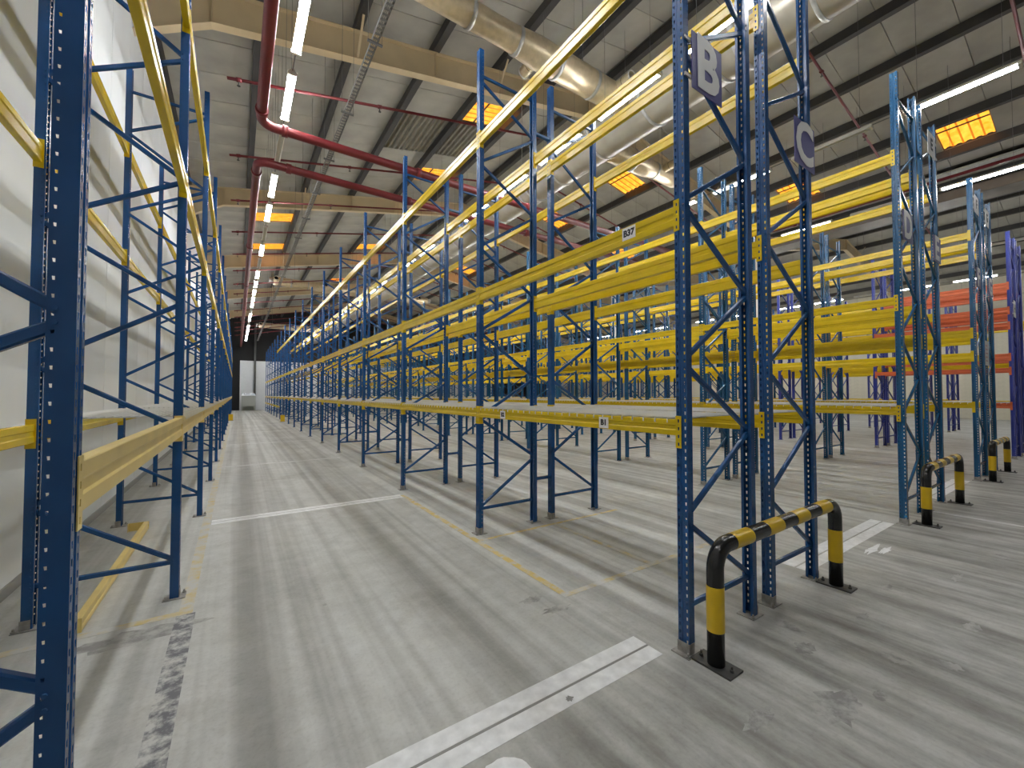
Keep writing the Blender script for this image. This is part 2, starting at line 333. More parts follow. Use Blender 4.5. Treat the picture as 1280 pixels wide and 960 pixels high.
# the corrugated patch
for (x0, x1) in ((1.62, 3.36), (3.50, 5.22)):
    q = MB(); y0, y1 = YB + 9 * MOD, YB + (11 if x0 < 2 else 10) * MOD + (0 if x0 < 2 else MOD); n = 36; vs = []
    for i in range(n + 1):
        x = x0 + (x1 - x0) * i / n; z = roofz(x) + .03 + .034 * (1, 1, -1, -1)[i % 4]
        vs += [(x, y0, z), (x, y1, z)]
    q.add(vs, [(2 * i, 2 * i + 2, 2 * i + 3, 2 * i + 1) for i in range(n)]); q.build('corrugated_sheet', M['corr'], ceil)['label'] = 'bare grey corrugated roof sheet'
for i, (a, b_, k) in enumerate(SKY):
    y0 = YB + k * MOD; q = MB(); n = 30; vs = []
    for j in range(n + 1):
        y = y0 + .02 + (MOD - .04) * j / n; ph = (j % 6); dz = .05 + (.03 if ph in (2, 3, 4) else 0)
        vs += [(a + .06, y, roofz(a + .06) + dz), (b_ - .06, y, roofz(b_ - .06) + dz)]
    q.add(vs, [(2 * j, 2 * j + 1, 2 * j + 3, 2 * j + 2) for j in range(n)])
    s = struct(q.build('window_%d' % (i + 1), M['skylight']))
    r_ = MB()
    for j in (1, 2, 3, 4):
        y = y0 + MOD * j / 5
        r_.prism([(-.022, 0), (.022, 0), (.012, .03), (-.012, .03)], (a + .06, y, roofz(a + .06) + .035), (b_ - .06, y, roofz(b_ - .06) + .035), (0, 1, 0), (0, 0, 1))
    r_.build('sheet_rib', M['skyrib'], s)
    r_ = MB(); xm = a + .4 * (b_ - a); r_.box(xm - .02, xm + .02, y0, y0 + MOD, roofz(xm) + .005, roofz(xm) + .035); r_.build('cross_bar', M['purlin'], s)
RAFT = [-10.1, -1.1, 7.9, 16.9, 25.9, 34.9, 43.9]
def rafter(y, dx):
    b = MB(); xs = [XW + .001, -3.0, RIDGE, 17.0, XV - .001]
    lo = [(x, raft(x)) for x in xs]; hi = [(x, roofz(x) - .26) for x in (xs[0], RIDGE, xs[-1])]
    def strip(pts, z0, z1, y0, y1):
        for (xa, za), (xb, zb) in zip(pts[:-1], pts[1:]):
            b.add([(xa + dx, y0, za + z0), (xb + dx, y0, zb + z0), (xb + dx, y1, zb + z0), (xa + dx, y1, za + z0), (xa + dx, y0, za + z1), (xb + dx, y0, zb + z1), (xb + dx, y1, zb + z1), (xa + dx, y1, za + z1)],
                  [(3, 2, 1, 0), (4, 5, 6, 7), (0, 1, 5, 4), (1, 2, 6, 5), (2, 3, 7, 6), (3, 0, 4, 7)])
    strip(lo, 0, .018, y - .10, y + .10); strip(hi, -.018, 0, y - .10, y + .10)
    loz = {x: z for x, z in lo}; up = [(x, roofz(x) - .26) for x in xs]
    for (xa, za), (xb, zb), (xc, zc), (xd, zd) in zip(lo[:-1], lo[1:], up[:-1], up[1:]):
        b.add([(xa + dx, y - .006, za), (xb + dx, y - .006, zb), (xb + dx, y - .006, zd), (xa + dx, y - .006, zc), (xa + dx, y + .006, za), (xb + dx, y + .006, zb), (xb + dx, y + .006, zd), (xa + dx, y + .006, zc)],
              [(0, 1, 2, 3), (7, 6, 5, 4)])
    for x in (-3.0, 1.54, RIDGE, 12.0, 17.0): b.box(x - .006 + dx, x + .006 + dx, y - .095, y + .095, raft(x) + .01, roofz(x) - .28)
    r = struct(b.build('roof_beam', M['beige']))
    for x in (-.33, 3.42, 8.55, 13.65):      # slender fly braces from the purlins
        MB().bar((x + dx, y - .02, raft(x) + .05), (x + dx, y - .55, roofz(x) - .24), .05, .006, (1, 0, 0)).build('fly_brace', M['beige'], r)
for y in RAFT:
    rafter(y, 0); rafter(y, XV - XW)
    struct(MB().box(XV - .10, XV + .10, y - .15, y - .135, 0, 8.3).box(XV - .10, XV + .10, y + .135, y + .15, 0, 8.3).box(XV - .006, XV + .006, y - .135, y + .135, 0, 8.3).box(XV - .2, XV + .2, y - .25, y + .25, 0, .02).build('column', M['sign_white']))
struct(MB().box(XV - .45, XV + .45, YN, YE, 8.3, 8.32).box(XV - .47, XV - .45, YN, YE, 8.3, 8.6).box(XV + .45, XV + .47, YN, YE, 8.3, 8.6).build('trim_1', M['gutter']))

# ------------------------------------------------------------------ sprinkler pipes, tray, ducts
def bend(p, a, b_, r, n=6):
    """points of a rounded corner at p, coming from direction a going to direction b"""
    p, a, b_ = Vector(p), Vector(a), Vector(b_); out = []
    for i in range(n + 1):
        t = i / n * PI / 2; out.append(p - a * r * (1 - math.sin(t)) + b_ * r * (1 - math.cos(t)))
    return out
def main_pipe(pts, r, label, collars):
    t = thing('sprinkler_main', label, 'pipe', pts[0]); o = Vector(pts[0])
    MB().tube([Vector(p) - o for p in pts], r, 12).build('pipe', M['red'], t)
    for (p, d) in collars:
        p = Vector(p) - o; d = Vector(d)
        MB().tube([p - d * .05, p + d * .05], r + .022, 12).build('coupling', M['red'], t)
ZP = 6.8
main_pipe([(-2.2, -12.5, ZP)] + bend((-2.2, 7.3, ZP), (0, 1, 0), (1, 0, 0), .25) + [(11.85, 7.3, ZP)], .085, 'thick red sprinkler main that turns right at its elbow beside the second lamp',
          [((-2.2, y, ZP), (0, 1, 0)) for y in (-4, 2, 6.85)] + [((x, 7.3, ZP), (1, 0, 0)) for x in (-1.8, .9, 4, 8)])
main_pipe([(11.85, 8.76, ZP)] + bend((-2.2, 8.76, ZP), (-1, 0, 0), (0, 1, 0), .22) + [(-2.2, 50.5, ZP)], .085, 'thick red sprinkler main running away down the left aisle to the far wall',
          [((-2.2, y, ZP), (0, 1, 0)) for y in (9.3, 15, 21, 27, 33)] + [((x, 8.76, ZP), (1, 0, 0)) for x in (-1.6, 1.2, 5, 9)])
main_pipe([(12.0, -12, 7.05), (12.0, 50, 7.05)], .04, 'red sprinkler main above the racks with the F and G signs', [((12.0, y, 7.05), (0, 1, 0)) for y in (-2, 4, 10)])
def spr_z(x): return (7.74 + .2 * x if x < RIDGE else 9.12 - .185 * (x - RIDGE))
for i, y in enumerate((-3.4, -.68, 1.95, 6.9, 9.66, 12.3, 15.02, 17.7, 20.3, 23.0, 25.4, 28.3, 30.9, 33.6, 36.3, 39, 41.2, 44.4)):
    t = thing('sprinkler_branch', 'thin red sprinkler branch pipe, %s from the near end, crossing under the roof' % nth(i + 1), 'pipe', (-2.72, y, spr_z(-2.72)), 0, 'thin red branch pipes')
    o = Vector((-2.72, y, spr_z(-2.72)))
    MB().tube([Vector((x, y, spr_z(x))) - o for x in (-2.72, RIDGE - .1, RIDGE + .1, 17.2)], .027, 8).build('pipe', M['red'], t)
    hd = MB(); cp = MB()
    for x in (-2.55, -.1, 2.6, 5.4, 8.2, 10.9, 13.6, 16.3):
        z = spr_z(x) - o.z; hd.tube([(x - o.x, 0, z - .02), (x - o.x, 0, z - .10)], .011, 6).tube([(x - o.x, 0, z - .10), (x - o.x, 0, z - .11)], .028, 8)
        cp.tube([(x - o.x - .04, 0, z - .008), (x - o.x + .04, 0, z + .008)], .038, 8)
    s_ = hd.build('sprinkler_head', M['dark_steel'], t); s_['kind'] = 'stuff'; s_ = cp.build('coupling', M['red'], t); s_['kind'] = 'stuff'
# cable tray
t = thing('cable_tray', 'long grey slotted cable tray hung along the left aisle beside the lamps', 'cable tray', (-.72, -6, 7.42))
b = MB(); b.box(-.052, -.049, 0, 56, 0, .06).box(.049, .052, 0, 56, 0, .06)
for i in range(-1, 2): b.box(-.004 + .024 * i, .004 + .024 * i, 0, 56, 0, .003)
b.build('side_rails', M['grey_tray'], t); b = MB()
for i in range(560): b.box(-.052, .052, i * .1, i * .1 + .04, -.004, 0)
o = b.build('rung', M['grey_tray'], t); o['kind'] = 'stuff'
for i in range(28):
    y = 1 + i * 2.0; b = MB().box(-.12, .12, y - .02, y + .02, -.03, -.004)
    for sx in (-.11, .11): b.tube([(sx, y, -.03), (sx, y, roofz(-.72 + sx) - 7.42)], .004, 5)
    b.build('hanger', M['rod'], t)
# ducts
DX, DZ, DR = 4.80, 8.0, .54
t = thing('air_duct', 'wide round silver air duct running along the building above the C rack', 'duct', (DX, -12, DZ))
b = MB(); n = 24; ys = [0, 62]
b.tube([(0, y, 0) for y in (0, 15, 30, 45, 62)], DR, 28).build('duct_body', M['duct_main'], t)
for i in range(41):
    y = .8 + i * 1.5
    MB().tube([(0, y - .03, 0), (0, y + .03, 0)], DR + .018, 28).build('duct_joint', M['galv'], t)
for i in range(10):
    y = 1.9 + i * 6.0; b = MB()
    b.tube([(0, y - .045, 0), (0, y + .045, 0)], DR + .03, 28)
    for sx in (-DR - .02, DR + .02): b.tube([(sx, y, 0), (sx, y, roofz(DX + sx) - DZ - .02)], .006, 5)
    b.build('hanging_strap', M['galv'], t)
def xduct(y, xa, xb, r, label, noz):
    t = thing('branch_duct', label, 'duct', (xa, y, DZ)); L = xb - xa
    rad = lambda x: r * (1.0 if abs(x) < .52 * abs(L) else .78 if abs(x) > .64 * abs(L) else 1.0 - .22 * (abs(x) / abs(L) - .52) / .12)
    MB().tube([(L * i / 16, 0, 0) for i in range(17)], [rad(L * i / 16) for i in range(17)], 22).build('duct_body', M['duct'], t)
    nn = max(2, int(abs(L) / .85)); sg = 1 if L > 0 else -1
    for i in range(1, nn):
        x = L * i / nn; MB().tube([(x - .035, 0, 0), (x + .035, 0, 0)], rad(x) + .014, 22).build('duct_joint', M['galv'], t)
    MB().tube([(L - .01 * sg, 0, 0), (L + .22 * sg, 0, 0)], r * .55, 18).build('end_collar', M['galv'], t)
    for (x, dy) in noz:
        nz = MB().tube([(x, 0, .05), (x, dy * (r + .30), .05)], [.12, .105], 16, caps=False).build('nozzle', M['duct'], t)
        MB().tube([(x, dy * (r + .29), .05), (x, dy * (r + .32), .05)], .115, 16, caps=False).build('nozzle_rim', M['sign_white'], nz)
        MB().tube([(x, dy * (r + .1), .05), (x, dy * (r + .11), .05)], .112, 16).build('nozzle_mouth', M['dark_hole'], nz)  # black disc painted in for the dark inside of the nozzle
    for x in (L * .25, L * .8): MB().tube([(x, 0, rad(x)), (x, 0, roofz(xa + x) - DZ - .02)], .006, 5).build('hanging_rod', M['rod'], t)
xduct(4.25, DX - DR + .05, -.30, .26, 'beige foil wrapped branch duct crossing over the left aisle near the camera', [(-.35, -1), (-2.2, 1)])
xduct(24.5, DX - DR + .05, -.9, .30, 'beige foil wrapped branch duct crossing the left aisle beyond the third roof beam', [(-5.1, -1), (-2.6, -1)])
xduct(42.0, DX - DR + .05, -.9, .30, 'beige foil wrapped branch duct crossing the left aisle near the far wall', [(-5.1, -1)])
xduct(5.6, DX + DR - .05, 8.1, .27, 'beige foil wrapped branch duct going right behind the B sign', [(2.1, -1)])
xduct(24.5, DX + DR - .05, 8.1, .27, 'beige foil wrapped branch duct going right far behind the B sign', [(2.1, -1)])

# ------------------------------------------------------------------ lamps
ZL = 7.2
lb = MB().prism([(-.055, 0), (.055, 0), (.035, .05), (-.035, .05)], (0, 0, 0), (0, 1.46, 0), (1, 0, 0), (0, 0, 1))
for yy in (0, 1.42): lb.box(-.075, .075, yy, yy + .04, -.035, .01)
LB = lb.mesh('lamp_body', M['lamp_body'])
LT = MB().tube([(0, .045, -.018), (0, 1.415, -.018)], .014, 8).mesh('lit_tube', M['tube'])
LD = MB().tube([(0, .045, -.018), (0, 1.415, -.018)], .014, 8).mesh('unlit_tube', M['dead_tube'])
def lamp_row(x, y0, n, dark, where):
    """n lamps every 1.93 m from y0; those numbered in dark are out"""
    for i in range(n):
        y = y0 + i * 1.93; on = i not in dark
        t = thing('ceiling_lamp', '%s ceiling lamp, %s from the near end over %s' % ('lit' if on else 'dark unlit', nth(i + 1), where), 'lamp', (x, y, ZL), 0, 'twin-tube ceiling lamps')
        put('lamp_body', LB, t)
        for sx in (-.047, .047): put('lamp_tube', LT if on else LD, t, (sx, 0, 0))
        h = MB().tube([(0, 1.46, .03), (0, 1.93, .03)], .010, 5)
        for yy in (.2, 1.26): h.tube([(0, yy, .05), (0, yy, min(roofz(x), 11) - ZL - .03)], .0035, 4)
        h.build('hanging_wire', M['rod'], t)
lamp_row(-1.79, -3.52, 27, (6, 9, 11, 17, 20), 'the left aisle')
lamp_row(3.40, -1.23, 26, (6, 9, 13, 16, 20), 'the aisle past the C sign')
lamp_row(8.24, -0.82, 20, (1, 6, 11, 16), 'the aisle past the E sign')
lamp_row(13.1, -2.4, 21, (2, 7, 12, 17), 'the aisle past the G sign')
lamp_row(20.5, -2.4, 16, (1, 4, 7, 10, 13), 'the first aisle beyond the valley')
lamp_row(26.5, -2.4, 16, (1, 4, 7, 10, 13), 'the second aisle beyond the valley')
lamp_row(33.0, -2.4, 16, (1, 4, 7, 10, 13), 'the aisle by the right wall')

# ------------------------------------------------------------------ pallet racks
D, SP, BAY, HT = 0.8285, 0.3095, 2.80, 6.10
def upright_mesh(m):
    prof = [(.030, -.020, 0), (.030, -.040, 1), (-.030, -.040, 1), (-.030, -.012, 0), (-.025, -.008, 0), (-.025, .008, 0), (-.030, .012, 1), (-.030, .040, 1), (.030, .040, 0), (.030, .020, 0)]
    # hole flags belong to the segment that starts at the point: side, face, face, side
    hole = {1: (.009, .011), 2: (.012, .022), 6: (.012, .022), 7: (.009, .011)}
    p = .05; nc = 121; z0 = .02; vs = []; fs = []; ix = {}
    def v(x, y, z):
        k = (round(x, 5), round(y, 5), round(z, 5))
        if k not in ix: ix[k] = len(vs); vs.append((x, y, z))
        return ix[k]
    for c in range(nc):
        za, zb = z0 + c * p, z0 + (c + 1) * p
        for i in range(len(prof) - 1):
            (xa, ya, _), (xb, yb, _) = prof[i], prof[i + 1]
            A, B_, Cc, Dd = v(xa, ya, za), v(xb, yb, za), v(xb, yb, zb), v(xa, ya, zb)
            if i in hole and 1 <= c < nc - 1:
                L = math.hypot(xb - xa, yb - ya); hw, hh = hole[i]; tm = {1: .22, 7: .78}.get(i, .5); dt = hw / L / 2; zm = (za + zb) / 2
                P = lambda t, z: v(xa + (xb - xa) * t, ya + (yb - ya) * t, z)
                a, b2, c2, d2 = P(tm - dt * .7, zm - hh / 2), P(tm + dt * .7, zm - hh / 2), P(tm + dt, zm + hh / 2), P(tm - dt, zm + hh / 2)
                fs += [(A, B_, b2, a), (B_, Cc, c2, b2), (Cc, Dd, d2, c2), (Dd, A, a, d2)]
            else: fs.append((A, B_, Cc, Dd))
    me = bpy.data.meshes.new('upright'); me.from_pydata(vs, [], fs); me.materials.append(m)
    bm = bmesh.new(); bm.from_mesh(me); bmesh.ops.recalc_face_normals(bm, faces=bm.faces)
    bmesh.ops.solidify(bm, geom=bm.faces[:], thickness=.0024); bm.to_mesh(me); bm.free(); me.update(); return me
AZ = [.30, 1.42, 2.49, 3.55, 4.62, 5.69]      # brace joints on the starting side
BZ = [.87, 1.93, 3.02, 4.12, 5.19]            # and on the other
def brace_list():
    xa, xb = -D / 2 + .012, D / 2 - .012
    out = [((xa, .30), (xb, .30)), ((xa, 5.74), (xb, 5.74))]
    for i in range(5): out += [((xa, AZ[i] + .02), (xb, BZ[i] - .02)), ((xb, BZ[i] + .02), (xa, AZ[i + 1] - .02))]
    return out
def brace_mb(b, e):
    (xa, za), (xb, zb) = e; b.bar((xa, 0, za), (xb, 0, zb), .030, .036)
    for x, z in e: b.tube([(x, -.046, z), (x, .046, z)], .007, 6)
    return b
def foot_mb():
    b = MB().box(-.075, .075, -.065, .065, 0, .008).box(-.0365, -.0325, -.043, .043, .008, .075).box(-.0325, .02, -.046, -.0425, .008, .075)
    for (x, y) in ((-.060, -.05), (.055, .05)): b.tube([(x, y, .008), (x, y, .035)], .007, 6).tube([(x, y, .008), (x, y, .018)], .014, 6)
    return b
KIT = {}
for col in ('blue', 'teal', 'violet'):
    m = M[col]; k = KIT[col] = {}
    k['up'] = upright_mesh(m); k['br'] = [brace_mb(MB(), e).mesh('brace', m) for e in brace_list()]
    b = MB()
    for s in (-1, 1):
        x = s * D / 2; f = s
        b.box(min(x + f * .030, x + f * .027), max(x + f * .030, x + f * .027), -.04, .04, .008, HT)
        b.box(x - .030, x + .030, -.04, -.037, .008, HT).box(x - .030, x + .030, .037, .04, .008, HT)
        b.box(x - .075, x + .075, -.065, .065, 0, .008)
    for e in brace_list(): (xa, za), (xb, zb) = e; b.bar((xa, 0, za), (xb, 0, zb), .030, .036)
    k['far'] = b.mesh('upright_frame', m); k['far_mb'] = b
FOOT = foot_mb().mesh('foot_plate', M['foot'])

def plate_mb(b, sx, sy):
    """beam end plate; sx: face side (-1 = -X face), sy: +1 at the near end of the beam, -1 at its far end"""
    X = sx * .0335; X2 = sx * .0300
    ys = [0.002, .016, .028, .042]; hz = [-.082, -.030, .022, .074]; zs = [-.108]
    for h in hz: zs += [h - .011, h + .011]
    zs.append(.108)
    for i in range(3):
        for j in range(len(zs) - 1):
            if i == 1 and j % 2 == 1: continue
            y0, y1 = sorted((sy * ys[i], sy * ys[i + 1])); x0, x1 = sorted((X, X2)); b.box(x0, x1, y0, y1, zs[j], zs[j + 1])
    y0, y1 = sorted((sy * .0405, sy * .0445)); x0, x1 = sorted((X, -sx * .022)); b.box(x0, x1, y0, y1, -.108, .108)
    return b
def beam_mb(b, sx, h, y0=.0445, y1=BAY - .0445, zo=0.0):
    w2, g = .0235, .006; cx = sx * .009
    prof = [(-w2, -h / 2 + .004), (-w2 + .004, -h / 2), (w2 - .004, -h / 2), (w2, -h / 2 + .004), (w2, -h * .17), (w2 - g, -h * .11), (w2 - g, h * .11), (w2, h * .17), (w2, h / 2 - .004), (w2 - .004, h / 2),
            (-w2 + .004, h / 2), (-w2, h / 2 - .004), (-w2, h * .17), (-w2 + g, h * .11), (-w2 + g, -h * .11), (-w2, -h * .17)]
    return b.prism([(a + cx, c + zo) for a, c in prof], (0, y0, 0), (0, y1, 0), (1, 0, 0), (0, 0, 1))
BK = {}
for col in ('yellow', 'orange', 'cream_yellow'):
    for sx in (-1, 1):
        for hk, h in (('t', .135), ('s', .108), ('b', .155)):
            dz = {'t': 0, 's': .048, 'b': .025}[hk]
            BK[col, sx, hk] = (beam_mb(MB(), sx, h, zo=dz * .6).mesh('beam', M[col]), [plate_mb(MB(), sx, s).mesh('end_plate', M[col]) for s in (1, -1)],
                               plate_mb(plate_mb(beam_mb(MB(), sx, h, zo=dz * .6), sx, 1), sx, -1) if False else None)
            b = beam_mb(MB(), sx, h, zo=dz * .6)
            for s, yo in ((1, 0), (-1, BAY)):
                X0, X1 = sorted((sx * .0335, sx * .030)); a, c = sorted((yo, yo + s * .042)); b.box(X0, X1, a, c, -.108, .108)
                a, c = sorted((yo + s * .0405, yo + s * .0445)); X0, X1 = sorted((sx * .0335, -sx * .022)); b.box(X0, X1, a, c, -.108, .108)
            BK[col, sx, hk] = BK[col, sx, hk][:2] + (b.mesh('pallet_beam', M[col]), b)

ROWS = [  # letter, x of the front upright, first y, colour, bays, side of the aisle (-1 = -X), where, levels, beam colour
    ('A', -2.917 - D, .036, 'blue', 17, 1, 'the left wall row', [(1.42, 'b'), (3.50, 't'), (4.94, 't')], 'yellow'),
    ('B', 0.0, 0.0, 'blue', 17, -1, 'the B-sign row', [(1.455, 's'), (2.93, 't'), (4.90, 't')], 'yellow'),
    ('C', D + SP, 0.0, 'blue', 17, 1, 'the C-sign row', [(1.455, 's'), (2.93, 't'), (4.90, 't')], 'yellow'),
    ('D', 4.832, 0.0, 'teal', 17, -1, 'the D-sign row', [(1.455, 's'), (2.93, 't'), (4.90, 't')], 'yellow'),
    ('E', 4.832 + D + SP, 0.0, 'teal', 17, 1, 'the E-sign row', [(1.455, 's'), (2.49, 't'), (2.94, 't'), (4.90, 't')], 'yellow'),
    ('F', 9.694, 0.0, 'teal', 17, -1, 'the F-sign row', [(1.455, 's'), (2.47, 't'), (2.93, 't'), (4.90, 't')], 'yellow'),
    ('G', 9.694 + D + SP, 0.0, 'teal', 17, 1, 'the G-sign row', [(1.455, 's'), (2.93, 't'), (4.90, 't')], 'yellow'),
    ('H', 14.55, 0.0, 'violet', 12, -1, 'the 1st violet row past sign G', [(1.40, 't'), (2.33, 's'), (2.70, 'b'), (3.54, 's'), (3.94, 'b'), (4.60, 'b')], 'orange'),
    ('I', 14.55 + D + SP, 0.0, 'violet', 12, 1, 'the 2nd violet row past sign G', [(1.40, 't'), (2.70, 't'), (3.94, 't'), (4.60, 't')], 'orange'),
    ('J', 19.40, 0.0, 'violet', 10, -1, 'the 3rd violet row past sign G', [(1.40, 't'), (2.75, 't'), (4.10, 't')], 'orange'),
    ('K', 19.40 + D + SP, 0.0, 'violet', 10, 1, 'the 4th violet row past sign G', [(1.40, 't'), (2.75, 't'), (4.10, 't')], 'yellow'),
    ('L', 24.25, 2.8, 'violet', 7, -1, 'the 5th violet row past sign G', [(1.40, 't'), (2.75, 't'), (4.10, 't')], 'yellow'),
    ('M', 24.25 + D + SP, 2.8, 'violet', 7, 1, 'the 6th violet row past sign G', [(1.40, 't'), (2.75, 't'), (4.10, 't')], 'orange'),
]
# which pieces show in the photograph, one bit per bay: the beams kept single, row by row (-X side levels, then +X side levels),
# and the frames and decks that stand fully hidden behind others; the remainder is joined
KEEP = {'A': [7, 63, 62, 15, 31, 127], 'B': [255, 511, 1023, 1, 255, 511], 'C': [1, 127, 255, 1, 127, 127], 'D': [63, 1023, 511, 1, 511, 255],
        'E': [1, 255, 1, 1, 1, 159, 255, 1], 'F': [15, 255, 127, 1, 1, 31, 1, 383], 'G': [0, 1, 95, 0, 1, 255], 'H': [1, 1, 1, 1, 1, 127, 0, 0, 1, 0, 1, 1],
        'I': [0, 0, 3, 1, 0, 7, 63, 1], 'J': [0, 127, 255, 0, 7, 1], 'K': [0, 0, 0, 3, 7, 1], 'L': [1, 39, 0, 0, 2, 0], 'M': [0, 0, 0, 0, 3, 0]}
HID_F = {'G': 65536, 'J': 1545, 'K': 1, 'L': 32, 'M': 56}
HID_D = {'A': 130689, 'B': 128000, 'C': 128768, 'D': 129536, 'E': 129952, 'F': 130432, 'G': 130768, 'H': 4094, 'I': 4094}
rest_f = {}; rest_d = MB()
def frame(L, k, x, y, col, side, where, lod, twin=False):
    rev = (L in 'AB' and k == 0)
    start = side if not rev else -side                 # which side the bracing starts on
    cname = {'blue': 'blue', 'teal': 'teal blue', 'violet': 'violet'}[col]
    lab = '%s rack frame, %s from near end of %s' % (cname, nth(k + 1), where) if not twin else '%s rack frame doubled up behind the 11th frame of %s' % (cname, where)
    cx = x + D / 2; rz = 0 if start < 0 else PI; K = KIT[col]
    if not twin and HID_F.get(L, 0) >> k & 1:
        sg = 1 if rz == 0 else -1; r = rest_f.setdefault(col, MB()); r.add([(a * sg + cx, b_ * sg + y, c) for a, b_, c in K['far_mb'].v], K['far_mb'].f); return None
    if lod == 2:
        o = put('upright_frame', K['far'], None, (cx, y, 0), rz); tag(o, lab, 'rack frame', '%s rack frames' % cname)
        return o
    t = thing('upright_frame', lab, 'rack frame', (cx, y, 0), rz, '%s rack frames' % cname)
    for s in (-1, 1):
        put('upright', K['up'], t, (s * D / 2, 0, -.012), 0 if s < 0 else PI)
        put('foot_plate', FOOT, t, (s * D / 2, 0, 0), 0 if s < 0 else PI)
    for me in K['br']: put('brace', me, t)
    return t
LEVN = {}
rest_b = {}
def lev_name(levels, j):
    n = len(levels)
    return 'lowest' if j == 0 else 'top' if j == n - 1 else ('middle' if n == 3 else ('second', 'third', 'fourth', 'fifth')[j - 1])
def beam(L, k, x, y, z, sx, hk, col, lab, lod, key, keep):
    me, pl, far, mbf = BK[col, sx, hk]
    if not keep:
        r = rest_b.setdefault(col, MB()); r.add([(a + x, b_ + y, c + z) for a, b_, c in mbf.v], mbf.f); return None
    if lod == 2:
        o = put('pallet_beam', far, None, (x, y, z)); tag(o, lab, 'beam', '%s pallet beams' % ('orange' if col == 'orange' else 'yellow'))
    else:
        o = put('pallet_beam', me, None, (x, y, z)); tag(o, lab, 'beam', '%s pallet beams' % ('orange' if col == 'orange' else 'yellow'))
        put('end_plate', pl[0], o); put('end_plate', pl[1], o, (0, BAY, 0))
    return o
dk = MB()
for i in range(27): y = .10 + i * .1; dk.box(-.045, D + .045, y - .004, y + .004, .002, .010).box(-.048, -.042, y - .003, y + .003, -.022, .010).box(D + .042, D + .048, y - .003, y + .003, -.022, .010)
for i in range(17): x = .01 + i * (D - .02) / 16; dk.box(x - .0035, x + .0035, .06, 2.74, .010, .017)
DECK = dk.mesh('wire_deck', M['wire'])
CH = MB().prism([(-.03, 0), (.03, 0), (.02, -.03), (.016, -.03), (.016, -.006), (-.016, -.006), (-.016, -.03), (-.02, -.03)], (.02, 0, .003), (D - .02, 0, .003), (0, 1, 0), (0, 0, 1)).mesh('support_channel', M['galv'])
BEAMS = {}
for (L, X, Y0, col, nb, side, where, levels, bcol) in ROWS:
    for k in range(nb + 1):
        y = Y0 + BAY * k
        key = 'F%s%d' % (L, k)
        frame(L, k, X, y, 'blue' if col == 'violet' and k > 2 else col, side, where, 0 if k <= (5 if L in 'ABC' else 3 if L in 'DEFG' else 1) else 2)
        if k == nb: continue
        for j, (z, hk) in enumerate(levels):
            for (sd, xx, sx) in ((-1, X, -1), (1, X + D, 1)):
                aisle = 'aisle-side' if sd == side else 'back-side'
                if L in 'BC' and k >= 12 and j == 2: continue
                if L == 'H' and k and j in (1, 3, 4): continue
                if L == 'D' and sx < 0 and j == 1: hk = 's'
                elif L == 'D' and j == 1: hk = 't'
                bc = 'cream_yellow' if (L == 'A' and j == 0 and sx == 1) else 'yellow' if L in 'HIJM' and (k or L in 'JM') else bcol
                if L == 'A' and k == 0 and j == 0 and sx == -1: hk2 = 't'
                else: hk2 = hk
                key = 'B%s%d%s%d' % (L, k, 'n' if sd < 0 else 'p', j)
                colw = {'yellow': 'yellow', 'orange': 'orange', 'cream_yellow': 'pale yellow'}[bc]
                lab = '%s %s %s-level beam, %s bay, %s' % (colw, aisle, lev_name(levels, j), nth(k + 1), where)
                o = beam(L, k, xx, y, z, sx, hk2, bc, lab, 0 if k <= (3 if L in 'ABC' else 1) and L in 'ABCDE' else 2, key, KEEP[L][j + (len(levels) if sx > 0 else 0)] >> k & 1)
                if o: BEAMS[key] = o
        if (L in 'BCDEFGHI' or (L == 'A' and k >= 1)):
            z = levels[0][0]; hk = levels[0][1]; top = z + {'s': .048 * .6 + .054, 't': .0675, 'b': .015 + .0775}[hk]
            key = 'D%s%d' % (L, k)
            if HID_D[L] >> k & 1: rest_d.add([(a + X, b_ + y, c + top) for a, b_, c in dk.v], dk.f)
            else:
                o = put('wire_deck', DECK, None, (X, y, top))
                tag(o, 'grey wire deck on lowest beams, %s bay of %s' % (nth(k + 1), where), 'rack deck', 'grey wire decks')
                if L in 'BCD' and k <= 2:
                    for yy in (.35, 1.05, 1.75, 2.45): put('support_channel', CH, o, (0, yy, 0))
frame('B', 99, 0, 28.17, 'blue', -1, 'the row with the B sign', 2, True)
for c, r in rest_b.items():
    o = r.build('pallet_beam', M[c])
    tag(o, 'crowd of far %s beams deep among the racks' % ('orange red' if c == 'orange' else 'yellow' if c == 'yellow' else 'pale yellow'), 'beam'); o['kind'] = 'stuff'
for c, r in rest_f.items():
    o = r.build('upright_frame', M[c]); o['kind'] = 'stuff'; o['label'] = 'crowd of far %s rack frames hidden deep among the racks' % ('teal blue' if c == 'teal' else 'violet blue' if c == 'violet' else 'blue'); o['category'] = 'rack frame'
if rest_d.v: o = rest_d.build('wire_deck', M['wire']); o['label'] = 'crowd of far grey wire decks hidden deep among the racks'; o['category'] = 'rack deck'; o['kind'] = 'stuff'
# row spacers between back-to-back frames
SPM = {c: MB().bar((.036, 0, 0), (SP - .036, 0, 0), .05, .04).box(.036, .040, -.03, .03, -.045, .045).box(SP - .040, SP - .036, -.03, .03, -.045, .045).mesh('row_spacer', M[c]) for c in ('blue', 'teal')}
for (x, c, w_) in ((D, 'blue', 'B and C signs'), (4.832 + D, 'teal', 'D and E signs'), (9.694 + D, 'teal', 'F and G signs')):
    for k in range(5 if c == 'blue' else 1):
        for z, zl in ((.57, 'low'), (5.30, 'high')):
            o = put('row_spacer', SPM[c], None, (x, BAY * k, z))
            tag(o, '%s blue spacer bar joining the %s frame pair under the %s' % (zl, nth(k + 1), w_), 'spacer', 'blue row spacers')
